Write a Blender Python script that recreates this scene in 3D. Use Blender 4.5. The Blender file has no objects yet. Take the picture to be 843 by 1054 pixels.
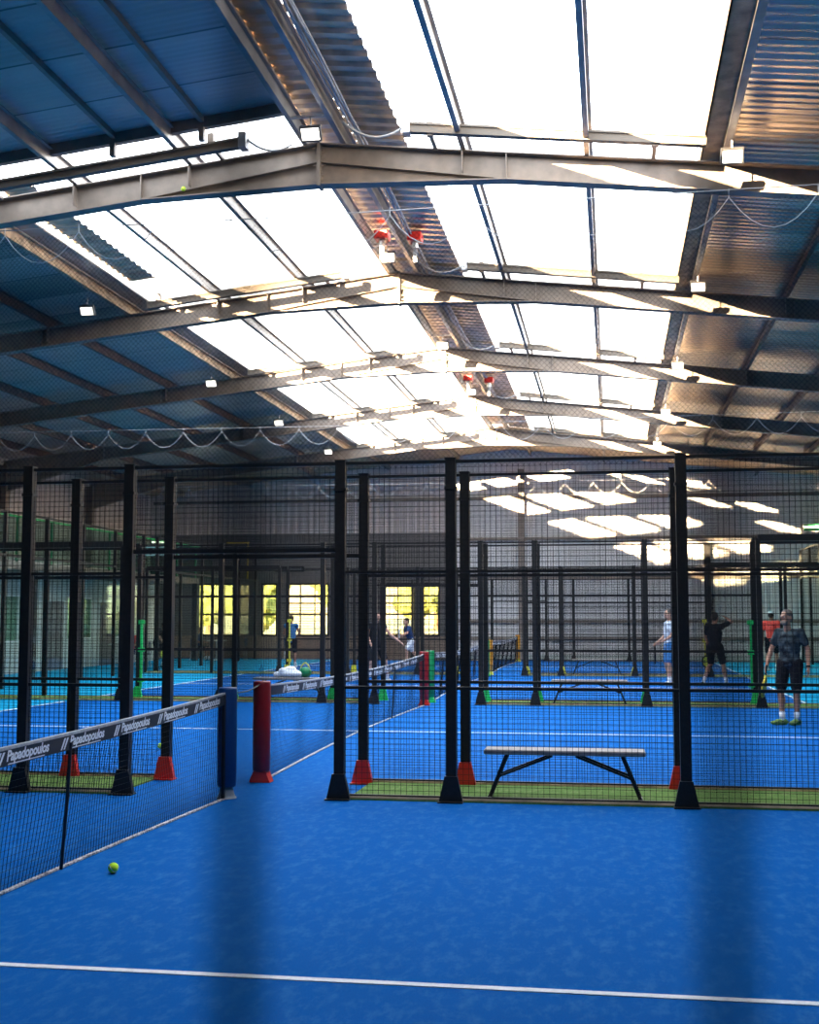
import bpy, math, random
from mathutils import Vector, Matrix
random.seed(7)
C = bpy.context.scene.collection
PI = math.pi
V = Vector

# ------------------------------------------------------------ materials
def mat(name, col, rough=.6, metal=0., noise=0., nscale=8., bump=0., spec=.5, col2=None, emit=None, estr=0.):
    m = bpy.data.materials.new(name); m.use_nodes = True
    nt = m.node_tree; b = nt.nodes['Principled BSDF']
    b.inputs['Base Color'].default_value = (*col, 1)
    b.inputs['Roughness'].default_value = rough
    b.inputs['Metallic'].default_value = metal
    b.inputs['Specular IOR Level'].default_value = spec
    if noise or bump or col2:
        tc = nt.nodes.new('ShaderNodeTexCoord')
        n = nt.nodes.new('ShaderNodeTexNoise'); n.inputs['Scale'].default_value = nscale
        n.inputs['Detail'].default_value = 5
        nt.links.new(tc.outputs['Object'], n.inputs['Vector'])
        if noise or col2:
            r = nt.nodes.new('ShaderNodeValToRGB')
            r.color_ramp.elements[0].position = .35; r.color_ramp.elements[1].position = .65
            c2 = col2 or tuple(c * (1 - noise) for c in col)
            r.color_ramp.elements[0].color = (*col, 1); r.color_ramp.elements[1].color = (*c2, 1)
            nt.links.new(n.outputs['Fac'], r.inputs['Fac']); nt.links.new(r.outputs['Color'], b.inputs['Base Color'])
        if bump:
            bp = nt.nodes.new('ShaderNodeBump'); bp.inputs['Strength'].default_value = bump
            bp.inputs['Distance'].default_value = .02
            nt.links.new(n.outputs['Fac'], bp.inputs['Height']); nt.links.new(bp.outputs['Normal'], b.inputs['Normal'])
    if emit:
        b.inputs['Emission Color'].default_value = (*emit, 1); b.inputs['Emission Strength'].default_value = estr
    return m

def glass_mat(name, tint=(.96, .985, .975), refl=.05):
    m = bpy.data.materials.new(name); m.use_nodes = True
    nt = m.node_tree; nt.nodes.clear()
    o = nt.nodes.new('ShaderNodeOutputMaterial'); mx = nt.nodes.new('ShaderNodeMixShader')
    t = nt.nodes.new('ShaderNodeBsdfTransparent'); g = nt.nodes.new('ShaderNodeBsdfGlossy')
    lw = nt.nodes.new('ShaderNodeLayerWeight'); lw.inputs['Blend'].default_value = .25
    mm = nt.nodes.new('ShaderNodeMath'); mm.operation = 'MULTIPLY'; mm.inputs[1].default_value = refl * 4
    t.inputs['Color'].default_value = (*tint, 1); g.inputs['Roughness'].default_value = .03
    nt.links.new(lw.outputs['Fresnel'], mm.inputs[0]); nt.links.new(mm.outputs[0], mx.inputs['Fac'])
    nt.links.new(t.outputs[0], mx.inputs[1]); nt.links.new(g.outputs[0], mx.inputs[2])
    nt.links.new(mx.outputs[0], o.inputs['Surface'])
    return m

def turf_mat(name, cols, nscale=900.):
    """synthetic turf: fine fibre grain, sandy worn wisps, faint broad unevenness"""
    m = bpy.data.materials.new(name); m.use_nodes = True
    nt = m.node_tree; b = nt.nodes['Principled BSDF']; L = nt.links.new
    b.inputs['Roughness'].default_value = .85; b.inputs['Specular IOR Level'].default_value = .03
    g = nt.nodes.new('ShaderNodeNewGeometry')
    def noise(sc, det=4, rough=.6, vec=None):
        n = nt.nodes.new('ShaderNodeTexNoise'); n.inputs['Scale'].default_value = sc
        n.inputs['Detail'].default_value = det; n.inputs['Roughness'].default_value = rough
        L(vec or g.outputs['Position'], n.inputs['Vector']); return n
    def ramp(n, p0, p1, c0, c1):
        r = nt.nodes.new('ShaderNodeValToRGB'); r.color_ramp.elements[0].position = p0; r.color_ramp.elements[1].position = p1
        r.color_ramp.elements[0].color = (*c0, 1); r.color_ramp.elements[1].color = (*c1, 1)
        L(n.outputs['Fac'], r.inputs['Fac']); return r
    base, dark, sand = cols
    grain = ramp(noise(150, 3), .3, .7, dark, base)
    mp = nt.nodes.new('ShaderNodeMapping'); mp.inputs['Scale'].default_value = (2.4, 1, 1)
    L(g.outputs['Position'], mp.inputs['Vector'])
    wisp = ramp(noise(5, 9, .72, mp.outputs['Vector']), .48, .78, (0, 0, 0), (.6, .6, .6))
    mx = nt.nodes.new('ShaderNodeMix'); mx.data_type = 'RGBA'
    L(wisp.outputs['Color'], mx.inputs['Factor']); L(grain.outputs['Color'], mx.inputs['A']); mx.inputs['B'].default_value = (*sand, 1)
    L(mx.outputs['Result'], b.inputs['Base Color'])
    bp = nt.nodes.new('ShaderNodeBump'); bp.inputs['Strength'].default_value = .5; bp.inputs['Distance'].default_value = .004
    L(noise(260, 2).outputs['Fac'], bp.inputs['Height']); L(bp.outputs['Normal'], b.inputs['Normal'])
    return m

def panel_mat(name, col, rough, metal, seam=1.0, fine=9., dirt=.25, streak=(.5, .33, .2)):
    """painted sheet: joints every `seam` m along Y, fine micro ribs, uneven coating"""
    m = bpy.data.materials.new(name); m.use_nodes = True
    nt = m.node_tree; b = nt.nodes['Principled BSDF']; L = nt.links.new
    b.inputs['Metallic'].default_value = metal; b.inputs['Roughness'].default_value = rough
    g = nt.nodes.new('ShaderNodeNewGeometry'); s = nt.nodes.new('ShaderNodeSeparateXYZ'); L(g.outputs['Position'], s.inputs[0])
    def M(op, a, bb=None):
        n = nt.nodes.new('ShaderNodeMath'); n.operation = op
        for i, v in enumerate((a, bb)):
            if v is None: continue
            if isinstance(v, (int, float)): n.inputs[i].default_value = v
            else: L(v, n.inputs[i])
        return n.outputs[0]
    u = M('DIVIDE', s.outputs['Y'], seam)
    fr = M('FRACT', u)
    cell = M('FLOOR', u)
    joint = M('LESS_THAN', fr, .03)
    wn = nt.nodes.new('ShaderNodeTexWhiteNoise'); wn.noise_dimensions = '1D'; L(cell, wn.inputs['W'])
    mp = nt.nodes.new('ShaderNodeMapping'); mp.inputs['Scale'].default_value = (.35, 2.5, 1); L(g.outputs['Position'], mp.inputs['Vector'])
    n = nt.nodes.new('ShaderNodeTexNoise'); n.inputs['Scale'].default_value = 1.2; n.inputs['Detail'].default_value = 5; L(mp.outputs[0], n.inputs['Vector'])
    val = M('ADD', M('MULTIPLY', wn.outputs['Value'], .55), M('MULTIPLY', n.outputs['Fac'], dirt * 2))
    val = M('SUBTRACT', 1.3, val)
    val = M('MULTIPLY', val, M('SUBTRACT', 1., M('MULTIPLY', joint, .7)))
    mx = nt.nodes.new('ShaderNodeMix'); mx.data_type = 'RGBA'; mx.blend_type = 'MULTIPLY'; mx.inputs['Factor'].default_value = 1
    mx.inputs['A'].default_value = (*col, 1); L(val, mx.inputs['B'])
    L(mx.outputs['Result'], b.inputs['Base Color'])
    rib = M('SINE', M('MULTIPLY', s.outputs['Y'], fine * 2 * PI))
    hh = M('ADD', M('MULTIPLY', rib, .35), M('MULTIPLY', n.outputs['Fac'], 1.5))
    bp = nt.nodes.new('ShaderNodeBump'); bp.inputs['Strength'].default_value = .35; bp.inputs['Distance'].default_value = .02
    L(hh, bp.inputs['Height']); L(bp.outputs['Normal'], b.inputs['Normal'])
    return m

def ribbed_wall_mat(name, col, period=.25, depth=.5, top=None):
    m = bpy.data.materials.new(name); m.use_nodes = True
    nt = m.node_tree; b = nt.nodes['Principled BSDF']; L = nt.links.new
    b.inputs['Roughness'].default_value = .55; b.inputs['Base Color'].default_value = (*col, 1)
    g = nt.nodes.new('ShaderNodeNewGeometry'); s = nt.nodes.new('ShaderNodeSeparateXYZ'); L(g.outputs['Position'], s.inputs[0])
    a = nt.nodes.new('ShaderNodeMath'); a.operation = 'ADD'; L(s.outputs['X'], a.inputs[0]); L(s.outputs['Y'], a.inputs[1])
    mu = nt.nodes.new('ShaderNodeMath'); mu.operation = 'MULTIPLY'; L(a.outputs[0], mu.inputs[0]); mu.inputs[1].default_value = 2 * PI / period
    si = nt.nodes.new('ShaderNodeMath'); si.operation = 'SINE'; L(mu.outputs[0], si.inputs[0])
    bp = nt.nodes.new('ShaderNodeBump'); bp.inputs['Strength'].default_value = depth; bp.inputs['Distance'].default_value = .03
    L(si.outputs[0], bp.inputs['Height']); L(bp.outputs['Normal'], b.inputs['Normal'])
    return m

M_ = {}
M_['blue'] = turf_mat('blue turf', ((.0004, .112, .40), (.0002, .075, .30), (.05, .20, .44)))
M_['cyan'] = turf_mat('turquoise turf', ((.004, .34, .60), (.003, .25, .48), (.06, .38, .60)))
M_['green'] = turf_mat('green turf', ((.14, .23, .06), (.06, .13, .03), (.30, .33, .15)))
M_['line'] = mat('white court line', (.75, .78, .80), .8, noise=.15, nscale=60)
M_['black'] = mat('black powder coat', (.014, .013, .012), .45, noise=.3, nscale=30, spec=.3)
M_['wire'] = mat('black fence wire', (.008, .008, .009), .6, spec=.2)
M_['steel'] = mat('grey brown steel paint', (.25, .205, .17), .5, .15, noise=.25, nscale=5)
M_['railm'] = mat('half shade rail steel', (.12, .10, .08), .6)  # frame steel darkened: the half shade on the rails is put into the colour
M_['galv'] = mat('galvanised steel', (.55, .56, .58), .35, .8, noise=.25, nscale=12)
M_['purlin'] = mat('galvanised purlin', (.36, .33, .31), .4, .5, noise=.35, nscale=3)
M_['rust'] = mat('red oxide purlin', (.24, .12, .08), .6, noise=.35, nscale=6)
M_['roofblue'] = panel_mat('blue grey roof panel underside', (.48, .41, .37), .38, .25, 1.15, 9., .2)
M_['roofmetal'] = panel_mat('shiny corrugated roof underside', (.54, .46, .39), .24, .65, 1.05, 6., .3)
M_['strip'] = mat('weathered ridge sheet', (.66, .50, .36), .32, .6, noise=.4, nscale=4)
M_['edge'] = mat('worn tan roof edging', (.62, .44, .27), .6, noise=.5, nscale=5)
M_['wallback'] = ribbed_wall_mat('ribbed grey wall sheet', (.74, .72, .70), .25, .6)
M_['wallside'] = ribbed_wall_mat('ribbed side wall sheet', (.66, .57, .53), .3, .6)
M_['walldark'] = mat('dark plaster', (.15, .14, .135), .8, noise=.15)
M_['tan'] = mat('tan wall boards', (.30, .22, .17), .8, noise=.2)
M_['white'] = mat('white paint', (.75, .76, .76), .5)
M_['offwhite'] = mat('pale green white paint', (.50, .56, .53), .6, noise=.1)
M_['red'] = mat('red vinyl pad', (.25, .002, .008), .42, noise=.15, nscale=4)
M_['redm'] = mat('red painted steel', (.65, .02, .01), .4)
M_['bluepad'] = mat('blue vinyl pad', (.003, .055, .22), .42, noise=.15, nscale=4)
M_['greenpad'] = mat('green vinyl pad', (.0, .22, .07), .42, noise=.15, nscale=4)
M_['greenm'] = mat('bright green painted steel', (.01, .55, .12), .4)
M_['yellowpad'] = mat('yellow orange vinyl pad', (.80, .33, .005), .42, noise=.15, nscale=4)
M_['yellowm'] = mat('yellow painted steel', (.8, .75, .05), .4)
M_['plastic'] = mat('grey plastic', (.30, .33, .36), .5)
M_['bluem'] = mat('blue painted steel', (.25, .45, .7), .4)
M_['net'] = mat('black net cord', (.010, .012, .018), .8, spec=.1)
M_['rope'] = mat('white rope', (.6, .6, .6), .8)
M_['band'] = mat('black printed band', (.010, .011, .016), .6)
M_['bandedge'] = mat('grey band hem', (.42, .42, .43), .7, noise=.3, nscale=30)
M_['letter'] = mat('white lettering', (.75, .77, .80), .6)
M_['tape'] = mat('white net tape', (.68, .68, .68), .8, nscale=45, col2=(.10, .10, .11))
M_['benchtop'] = mat('grey bench plank', (.25, .23, .23), .5, noise=.25, nscale=9)
M_['ball'] = mat('yellow tennis felt', (.55, .85, .03), .9, noise=.15, nscale=60)
M_['glass'] = glass_mat('clear court glass')
M_['glassg'] = glass_mat('green tinted glass', (.74, .90, .82), .10)
M_['winglass'] = glass_mat('window glass', (.92, .93, .80), .05)
M_['lamp'] = mat('lit lamp face', (.9, .9, .9), .3, emit=(1., .93, .78), estr=5)
M_['lampb'] = mat('black lamp housing', (.05, .05, .055), .4)
M_['cable'] = mat('grey cable sheath', (.42, .42, .42), .5)
M_['hill'] = mat('dry grass hillside', (.36, .30, .19), .95, nscale=.12, col2=(.22, .19, .11), bump=.5)
M_['leaf'] = mat('olive foliage', (.10, .14, .03), .9, nscale=2.5, col2=(.26, .25, .08), bump=1.)
M_['bark'] = mat('bark', (.12, .08, .05), .9)
M_['concrete'] = mat('grey concrete', (.30, .30, .30), .85, noise=.2)
M_['cloth'] = mat('white towel cotton', (.80, .82, .86), .95, noise=.12, nscale=20, bump=.5)
M_['clear'] = glass_mat('clear bottle plastic', (.85, .9, .95), .2)
M_['skin'] = mat('skin', (.46, .25, .17), .55)
M_['skindark'] = mat('tanned skin', (.34, .16, .10), .55)
M_['hairgrey'] = mat('grey brown hair', (.10, .085, .075), .9)
M_['beardm'] = mat('grey beard', (.20, .15, .12), .95)
M_['hairdark'] = mat('dark hair', (.02, .015, .012), .9)
M_['shirtcamo'] = mat('grey camouflage jersey', (.008, .011, .016), .8, nscale=11, col2=(.06, .08, .09), spec=.1)
M_['shirtpale'] = mat('pale grey jersey', (.55, .62, .70), .8, nscale=9, col2=(.25, .3, .36))
M_['fblack'] = mat('black fabric', (.012, .012, .015), .85, spec=.08)
M_['fnavy'] = mat('navy fabric', (.02, .05, .14), .85, spec=.08)
M_['fblue'] = mat('blue fabric', (.03, .16, .38), .85)
M_['fred'] = mat('coral red fabric', (.85, .07, .05), .85)
M_['fwhite'] = mat('white fabric', (.7, .72, .75), .85)
M_['shoe'] = mat('dark green shoe', (.04, .10, .04), .6, nscale=25, col2=(.25, .38, .05))
M_['shoew'] = mat('white shoe', (.7, .7, .7), .6)
M_['rkt'] = mat('black and yellow racket', (.01, .01, .01), .5, nscale=16, col2=(.60, .75, .03))
M_['rktp'] = mat('yellow racket frame', (.75, .55, .05), .5)
M_['screen'] = mat('lit sign face', (.5, .6, .7), .4, emit=(.35, .5, .7), estr=1.1)
M_['tube'] = mat('lit tube lamp', (.9, .9, .9), .3, emit=(1., .82, .68), estr=7.)
M_['chairp'] = mat('dark blue chair plastic', (.02, .05, .10), .5)
M_['wood'] = mat('light table top', (.45, .44, .42), .5)
M_['paver'] = mat('outside paving', (.45, .40, .32), .9, noise=.2, nscale=2)

# ------------------------------------------------------------ mesh builder
class MB:
    def __init__(s): s.v = []; s.f = []
    def add(s, vs, fs):
        n = len(s.v); s.v += [tuple(v) for v in vs]; s.f += [tuple(i + n for i in f) for f in fs]; return s
    def box(s, x0, x1, y0, y1, z0, z1):
        return s.add([(x0,y0,z0),(x1,y0,z0),(x1,y1,z0),(x0,y1,z0),(x0,y0,z1),(x1,y0,z1),(x1,y1,z1),(x0,y1,z1)],
                     [(0,3,2,1),(4,5,6,7),(0,1,5,4),(1,2,6,5),(2,3,7,6),(3,0,4,7)])
    def prism(s, poly, d):
        """poly: coplanar points, extruded by vector d"""
        n = len(poly); d = V(d); a = [V(p) for p in poly]; b = [p + d for p in a]
        return s.add(a + b, [tuple(range(n))[::-1], tuple(range(n, 2*n))] + [(i, (i+1) % n, n + (i+1) % n, n + i) for i in range(n)])
    def bar(s, p0, p1, w, h, up=(0, 0, 1)):
        p0, p1 = V(p0), V(p1); d = (p1 - p0).normalized(); u = V(up)
        if abs(d.dot(u)) > .99: u = V((0, 1, 0))
        r = d.cross(u).normalized(); u = r.cross(d).normalized()
        q = [r * (-w/2) + u * (-h/2), r * (w/2) + u * (-h/2), r * (w/2) + u * (h/2), r * (-w/2) + u * (h/2)]
        return s.prism([p0 + k for k in q], p1 - p0)
    def tube(s, pts, r, n=8, r1=None, caps=True):
        pts = [V(p) for p in pts]; N = len(pts); base = len(s.v); u = None
        for i, p in enumerate(pts):
            d = (pts[min(i+1, N-1)] - pts[max(i-1, 0)]).normalized()
            if u is None:
                u = d.orthogonal().normalized()
            u = (u - d * u.dot(d)).normalized(); w = d.cross(u)
            rr = r if r1 is None else r + (r1 - r) * i / (N - 1)
            for k in range(n):
                a = 2*PI*k/n; s.v.append(tuple(p + (u*math.cos(a) + w*math.sin(a)) * rr))
        for i in range(N-1):
            for k in range(n):
                a = base + i*n + k; b = base + i*n + (k+1) % n
                s.f.append((a, b, b+n, a+n))
        if caps:
            s.f.append(tuple(base + k for k in range(n))[::-1]); s.f.append(tuple(base + (N-1)*n + k for k in range(n)))
        return s
    def lathe(s, prof, c=(0, 0, 0), n=20, sx=1., sy=1.):
        base = len(s.v); N = len(prof)
        for r, z in prof:
            for k in range(n):
                a = 2*PI*k/n; s.v.append((c[0] + r*sx*math.cos(a), c[1] + r*sy*math.sin(a), c[2] + z))
        for i in range(N-1):
            for k in range(n):
                a = base + i*n + k; b = base + i*n + (k+1) % n; s.f.append((a, b, b+n, a+n))
        s.f.append(tuple(base + k for k in range(n))[::-1]); s.f.append(tuple(base + (N-1)*n + k for k in range(n)))
        return s
    def ell(s, c, r, M=None, nu=16, nv=10):
        base = len(s.v); c = V(c)
        for j in range(nv + 1):
            t = PI * j / nv
            for i in range(nu):
                a = 2*PI*i/nu
                p = V((r[0]*math.sin(t)*math.cos(a), r[1]*math.sin(t)*math.sin(a), r[2]*math.cos(t)))
                if M: p = M @ p
                s.v.append(tuple(c + p))
        for j in range(nv):
            for i in range(nu):
                a = base + j*nu + i; b = base + j*nu + (i+1) % nu
                s.f.append((a, a+nu, b+nu, b))
        return s
    def build(s, name, m, parent=None, smooth=False, loc=None, bevel=0.):
        me = bpy.data.meshes.new(name); me.from_pydata(s.v, [], s.f); me.update()
        if smooth: me.polygons.foreach_set('use_smooth', [True]*len(me.polygons))
        if m: me.materials.append(M_[m] if isinstance(m, str) else m)
        o = bpy.data.objects.new(name, me); C.objects.link(o)
        if parent: o.parent = parent
        if loc: o.location = loc
        if bevel:
            b = o.modifiers.new('bevel', 'BEVEL'); b.width = bevel; b.segments = 2
        return o

def tag(o, label=None, cat=None, group=None, kind=None):
    if label: o['label'] = label
    if cat: o['category'] = cat
    if group: o['group'] = group
    if kind: o['kind'] = kind
    return o
def empty(name, loc, label, cat, group=None, rz=0.):
    e = bpy.data.objects.new(name, None); C.objects.link(e); e.location = loc; e.rotation_euler = (0, 0, rz); e.empty_display_size = .2
    return tag(e, label, cat, group)
def struct(name, mb, m, **k):
    return tag(mb.build(name, m, **k), kind='structure')
def copy_tree(o, parent=None):
    c = o.copy(); C.objects.link(c)
    if parent: c.parent = parent
    for ch in list(o.children): copy_tree(ch, c)
    return c

# ------------------------------------------------------------ hall constants
NX = -3.4                       # line of the nets
RX, RZ, SL = -3.78, 7.93, .111  # ridge: x, top of the rafter, slope
XL, XR = -18.4, 10.9            # side walls
YB, YF = 47.6, -14.             # back and front wall
FR = [15.7, 22.0, 28.4, 34.8, 41.1]
def top(x, off=0.): return RZ + off - SL * abs(x - RX)

# ------------------------------------------------------------ floor
CC = [5.48, 17.3, 28.95, 40.55]           # court centres
FA = [None, 11.9, 23.75, 35.3]            # near fence of courts
FB = [10.84, 22.85, 34.4, 45.9]           # far fence of courts
struct('floor', MB().box(XL, XR, YF, YB, -.3, -.012), 'concrete')
fz = -.004
struct('floor_blue_turf', MB().box(NX-6.95, NX+6.95, YF, 46.0, -.011, 0), 'blue')
struct('floor_turquoise_turf', MB().box(XL, NX-6.95, YF, 46.0, -.011, 0), 'cyan')
struct('floor_turquoise_turf', MB().box(NX+6.95, XR, YF, 46.0, -.011, 0), 'cyan')
struct('floor_dark_apron', MB().box(XL, XR, 46.0, YB, -.011, .001), 'fnavy')
k = 0
for c in CC:
    k += 1; struct('trim_%d' % k, MB().box(NX-6.95, NX+6.95, c-.025, c+.025, .0005, .004), 'line')
    for sx in (-1, 1):
        k += 1; struct('trim_%d' % k, MB().box(NX+sx*6.95-.025, NX+sx*6.95+.025, c-5.1, c+5.1, .0005, .005), 'line')
gaps = [(10.84, 11.9), (22.85, 23.75), (34.4, 35.3)]
for gi, (a, b) in enumerate(gaps):
    for sx in (-1, 1):
        x0, x1 = NX + sx*1.08, NX + sx*10.1
        o = MB().box(min(x0, x1), max(x0, x1), a-.04, b+.02, .001, .016).build('artificial_grass', 'green')
        tag(o, ['strip of green turf %s in the nearest gap between courts', 'strip of green turf %s in the second gap between courts',
                'strip of green turf %s in the farthest gap between courts'][gi] % ('right of the nets' if sx > 0 else 'left of the nets'), 'grass', kind='stuff')

# ------------------------------------------------------------ walls
def wall_poly(y0, x0, x1, z0, th=.15):
    xs = [x0] + ([RX] if x0 < RX < x1 else []) + [x1]
    poly = [(x0, y0, z0), (x1, y0, z0)] + [(x, y0, top(x, .34)) for x in reversed(xs)]
    return MB().prism(poly, (0, th, 0))
# back wall: ribbed sheet on the right, dark plaster with windows on the left
struct('wall_back', wall_poly(YB, -5.95, XR, 0), 'wallback')
struct('wall_back', wall_poly(YB, XL, -5.95, 4.9), 'wallside')
struct('wall_back', MB().box(XL, -5.95, YB, YB+.15, 2.95, 4.9), 'walldark')
struct('wall_back', MB().box(XL, -5.95, YB, YB+.15, 0, .88), 'tan')
wins = [(-16.4, -14.7), (-13.75, -13.1), (-12.75, -11.0), (-8.95, -7.55), (-7.4, -6.6)]
xs = [XL] + [v for w in wins for v in w] + [-5.95]
for i in range(0, len(xs), 2):
    struct('wall_back', MB().box(xs[i], xs[i+1], YB, YB+.15, .88, 2.95), 'walldark')
for i, (a, b) in enumerate(wins):
    f = tag(MB().box(a, b, YB-.03, YB+.12, .86, .93).box(a, b, YB-.03, YB+.12, 2.88, 2.95).box(a, a+.06, YB-.03, YB+.12, .93, 2.88).box(b-.06, b, YB-.03, YB+.12, .93, 2.88)
            .build('window_%d' % (i+1), 'black'), kind='structure')
    g = MB()
    for z in (1.72, 2.45): g.box(a, b, YB+.02, YB+.06, z-.035, z+.035)
    n = max(1, round((b-a)/.62))
    for q in range(1, n): g.box(a+(b-a)*q/n-.02, a+(b-a)*q/n+.02, YB+.02, YB+.06, .93, 2.88)
    g.build('glazing_bars', 'black', f)
    MB().box(a+.03, b-.03, YB+.035, YB+.042, .9, 2.9).build('glass_pane', 'winglass', f)
# girts and columns on the back wall
for n, z in enumerate((6.2, 4.62, 3.1, 1.45, .8)):
    o = MB().box(-5.9 if z < 6 else XL+.1, XR-.05, YB-.09, YB-.001, z-.06, z+.06).build('wall_girt', 'steel')
    tag(o, 'horizontal steel rail on the back wall, %s from the top' % ['first', 'second', 'third', 'fourth', 'fifth'][n], 'wall rail', 'rails across the back wall')
for x, zt, lab, mm in ((-3.4, 7.3, 'grey steel column in the middle of the back wall', 'steel'), (3.55, 4.35, 'short dark column on the back wall behind the players', 'black'),
                   (-10.6, 6.9, 'dark column on the back wall between the lounge windows', 'walldark'), (9.0, 6.4, 'grey column near the right end of the back wall', 'steel')):
    tag(MB().box(x-.14, x+.14, YB-.3, YB-.1, 0, .02).box(x-.12, x+.12, YB-.12, YB-.10, .02, zt).box(x-.12, x+.12, YB-.28, YB-.26, .02, zt).box(x-.02, x+.02, YB-.26, YB-.12, .02, zt).build('steel_column', mm), lab, 'column')
struct('wall_left', MB().box(XL-.15, XL, YF, YB, 0, top(XL, .34)), 'wallside')
struct('wall_right', MB().box(XR, XR+.15, YF, YB, 0, top(XR, .34)), 'wallside')
struct('wall_front', wall_poly(YF-.15, XL, XR, 0), 'wallside')
struct('baseboard_back', MB().box(-5.95, XR, YB-.03, YB-.001, .001, .18), 'offwhite')

# ------------------------------------------------------------ roof
def roof_sheet(x0, x1, y0, y1, off, th=.05):
    mb = MB()
    p = [(x0, y0, top(x0, off)), (x1, y0, top(x1, off)), (x1, y0, top(x1, off+th)), (x0, y0, top(x0, off+th))]
    return mb.prism(p, (0, y1-y0, 0))
def corrugated(x0, x1, y0, y1, off, period=.28, amp=.045, th=.004):
    prof = []; y = y0
    while y < y1 - 1e-6:
        for f, z in ((0, 0), (.35, 0), (.5, amp), (.85, amp)): 
            yy = y + f*period
            if yy <= y1: prof.append((yy, z))
        y += period
    mb = MB(); n = len(prof)
    vs = [(x, y, top(x, off)+z+t) for t in (0, th) for x in (x0, x1) for y, z in prof]
    fs = []
    for t in (0, 1):
        b = t*2*n
        for i in range(n-1): fs.append((b+i, b+i+1, b+n+i+1, b+n+i))
    return mb.add(vs, fs)
YO = 41.9       # the roof is closed from here to the back wall
tag(roof_sheet(-2.7, 1.35, YF, 6.0, .18).build('ceiling', 'roofmetal'), kind='structure')
tag(roof_sheet(1.35, XR, YF, YO, .18).build('ceiling', 'roofmetal'), kind='structure')
tag(roof_sheet(XL, -8.95, 13.8, YO, .18).build('ceiling', 'roofblue'), kind='structure')
tag(roof_sheet(XL, RX, YO, YB+.1, .18).build('ceiling', 'edge'), kind='structure')
tag(roof_sheet(RX, XR, YO, YB+.1, .18).build('ceiling', 'edge'), kind='structure')
# the sliding roof panel over the near left slope
t = empty('sliding_roof_panel', (-9, 14.8, top(-9, .36)), 'blue sliding roof panel parked over the near left slope', 'roof panel')
def under(o, par):
    o.parent = par; o.matrix_parent_inverse = Matrix.Translation(par.location).inverted(); return o
under(roof_sheet(XL, -3.95, YF, 14.8, .24, .06).build('panel_sheet', 'roofblue'), t)
for x in (-9.6, -8.1, -6.32, -5.12):
    under(MB().bar((x, YF, top(x, .20)), (x, 14.8, top(x, .20)), .06, .08).build('panel_rib', 'steel'), t)
    under(MB().box(x-.035, x+.035, 14.72, 14.8, top(x, -.08), top(x, .10)).build('panel_leg', 'steel'), t)
under(MB().bar((XL+.1, 14.8, top(XL+.1, .17)), (-3.95, 14.8, top(-3.95, .17)), .09, .15).build('end_beam', 'steel'), t)
under(MB().bar((-4.03, YF, top(-4.03, .19)), (-4.03, 14.8, top(-4.03, .19)), .09, .14).build('edge_beam', 'edge'), t)

# ridge strips of corrugated sheet
r_ = corrugated(-3.38, -2.68, YF, YO, .22).build('ridge_sheet', 'strip')
tag(r_, 'corrugated metal sheet along the right side of the roof ridge', 'roof sheet')
r_ = corrugated(-4.02, -3.42, YF, YO, .30, .28, .04).build('ridge_sheet', 'strip')
tag(r_, 'corrugated metal sheet along the left side of the roof ridge', 'roof sheet')
r_ = corrugated(-8.52, -8.05, 15.9, 20.9, .24, .25, .03).build('roof_edge_sheet', 'strip')
tag(r_, 'ragged strip of corrugated sheet along the left roof opening', 'roof sheet')
# right-hand edging of the opening
tag(MB().bar((1.33, YF, top(1.33, .10)), (1.33, YO, top(1.33, .10)), .26, .03).bar((1.21, YF, top(1.33, .17)), (1.21, YO, top(1.33, .17)), .02, .17)
    .build('roof_edge_flashing', 'edge'), 'tan metal edging along the right side of the roof opening', 'flashing')
tag(MB().bar((-8.76, 14.6, top(-8.76, .2)), (-8.76, YO, top(-8.76, .2)), .36, .03).build('roof_edge_flashing', 'purlin'), 'grey edging along the left side of the roof opening', 'flashing')

# purlins
def purlin(x, y0, y1, label, m='purlin', h=.17, w=.07, off=.0):
    z = top(x, off); mb = MB()
    mb.box(x-.012, x+.012, y0, y1, z, z+h)            # web
    mb.box(x-w/2-.02, x+.012, y0, y1, z-.006, z+.006)   # lower flange
    mb.box(x-.012, x+w/2+.02, y0, y1, z+h-.006, z+h+.006)
    mb.box(x-w/2-.02, x-w/2-.012, y0, y1, z, z+.03)
    tag(mb.build('roof_purlin', m), label, 'roof beam', 'roof purlins')
ordw = ['first', 'second', 'third', 'fourth', 'fifth', 'sixth', 'seventh']
purlin(-3.42, YF, YO, 'long steel purlin just right of the roof ridge', off=.0)
purlin(-3.95, YF, YO, 'long steel purlin just left of the roof ridge', off=.0)
for i, x in enumerate((-5.55, -7.2)):
    purlin(x, YF, YO, 'long grey roof purlin, %s left of the ridge strip, crossing open sky' % ordw[i])
for i, x in enumerate((-1.82, -.22)):
    purlin(x, YF, YO, 'long grey roof purlin, %s right of the ridge strip, crossing open sky' % ordw[i])
purlin(-8.98, YF, YO, 'tan steel purlin under the left edge of the roof opening', 'edge', w=.1)
purlin(1.5, YF, YO, 'dark steel purlin under the right edge of the roof opening', w=.1)
for i, x in enumerate((-10.6, -12.2, -13.8, -15.4, -17.0)):
    purlin(x, YF, YO, 'rust brown purlin under the blue left roof, %s from the opening' % ordw[i], 'rust')
for i, x in enumerate((3.1, 4.7, 6.3, 7.9, 9.5)):
    purlin(x, YF, YO, 'rust brown purlin under the shiny right roof, %s from the opening' % ordw[i], 'rust')
for i in range(10):
    x = -17.0 + i*2.8
    purlin(x, YO, YB, 'short roof beam in the closed end bay, %s from the left wall' % (ordw + ['eighth', 'ninth', 'tenth'])[i], 'steel')

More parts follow.
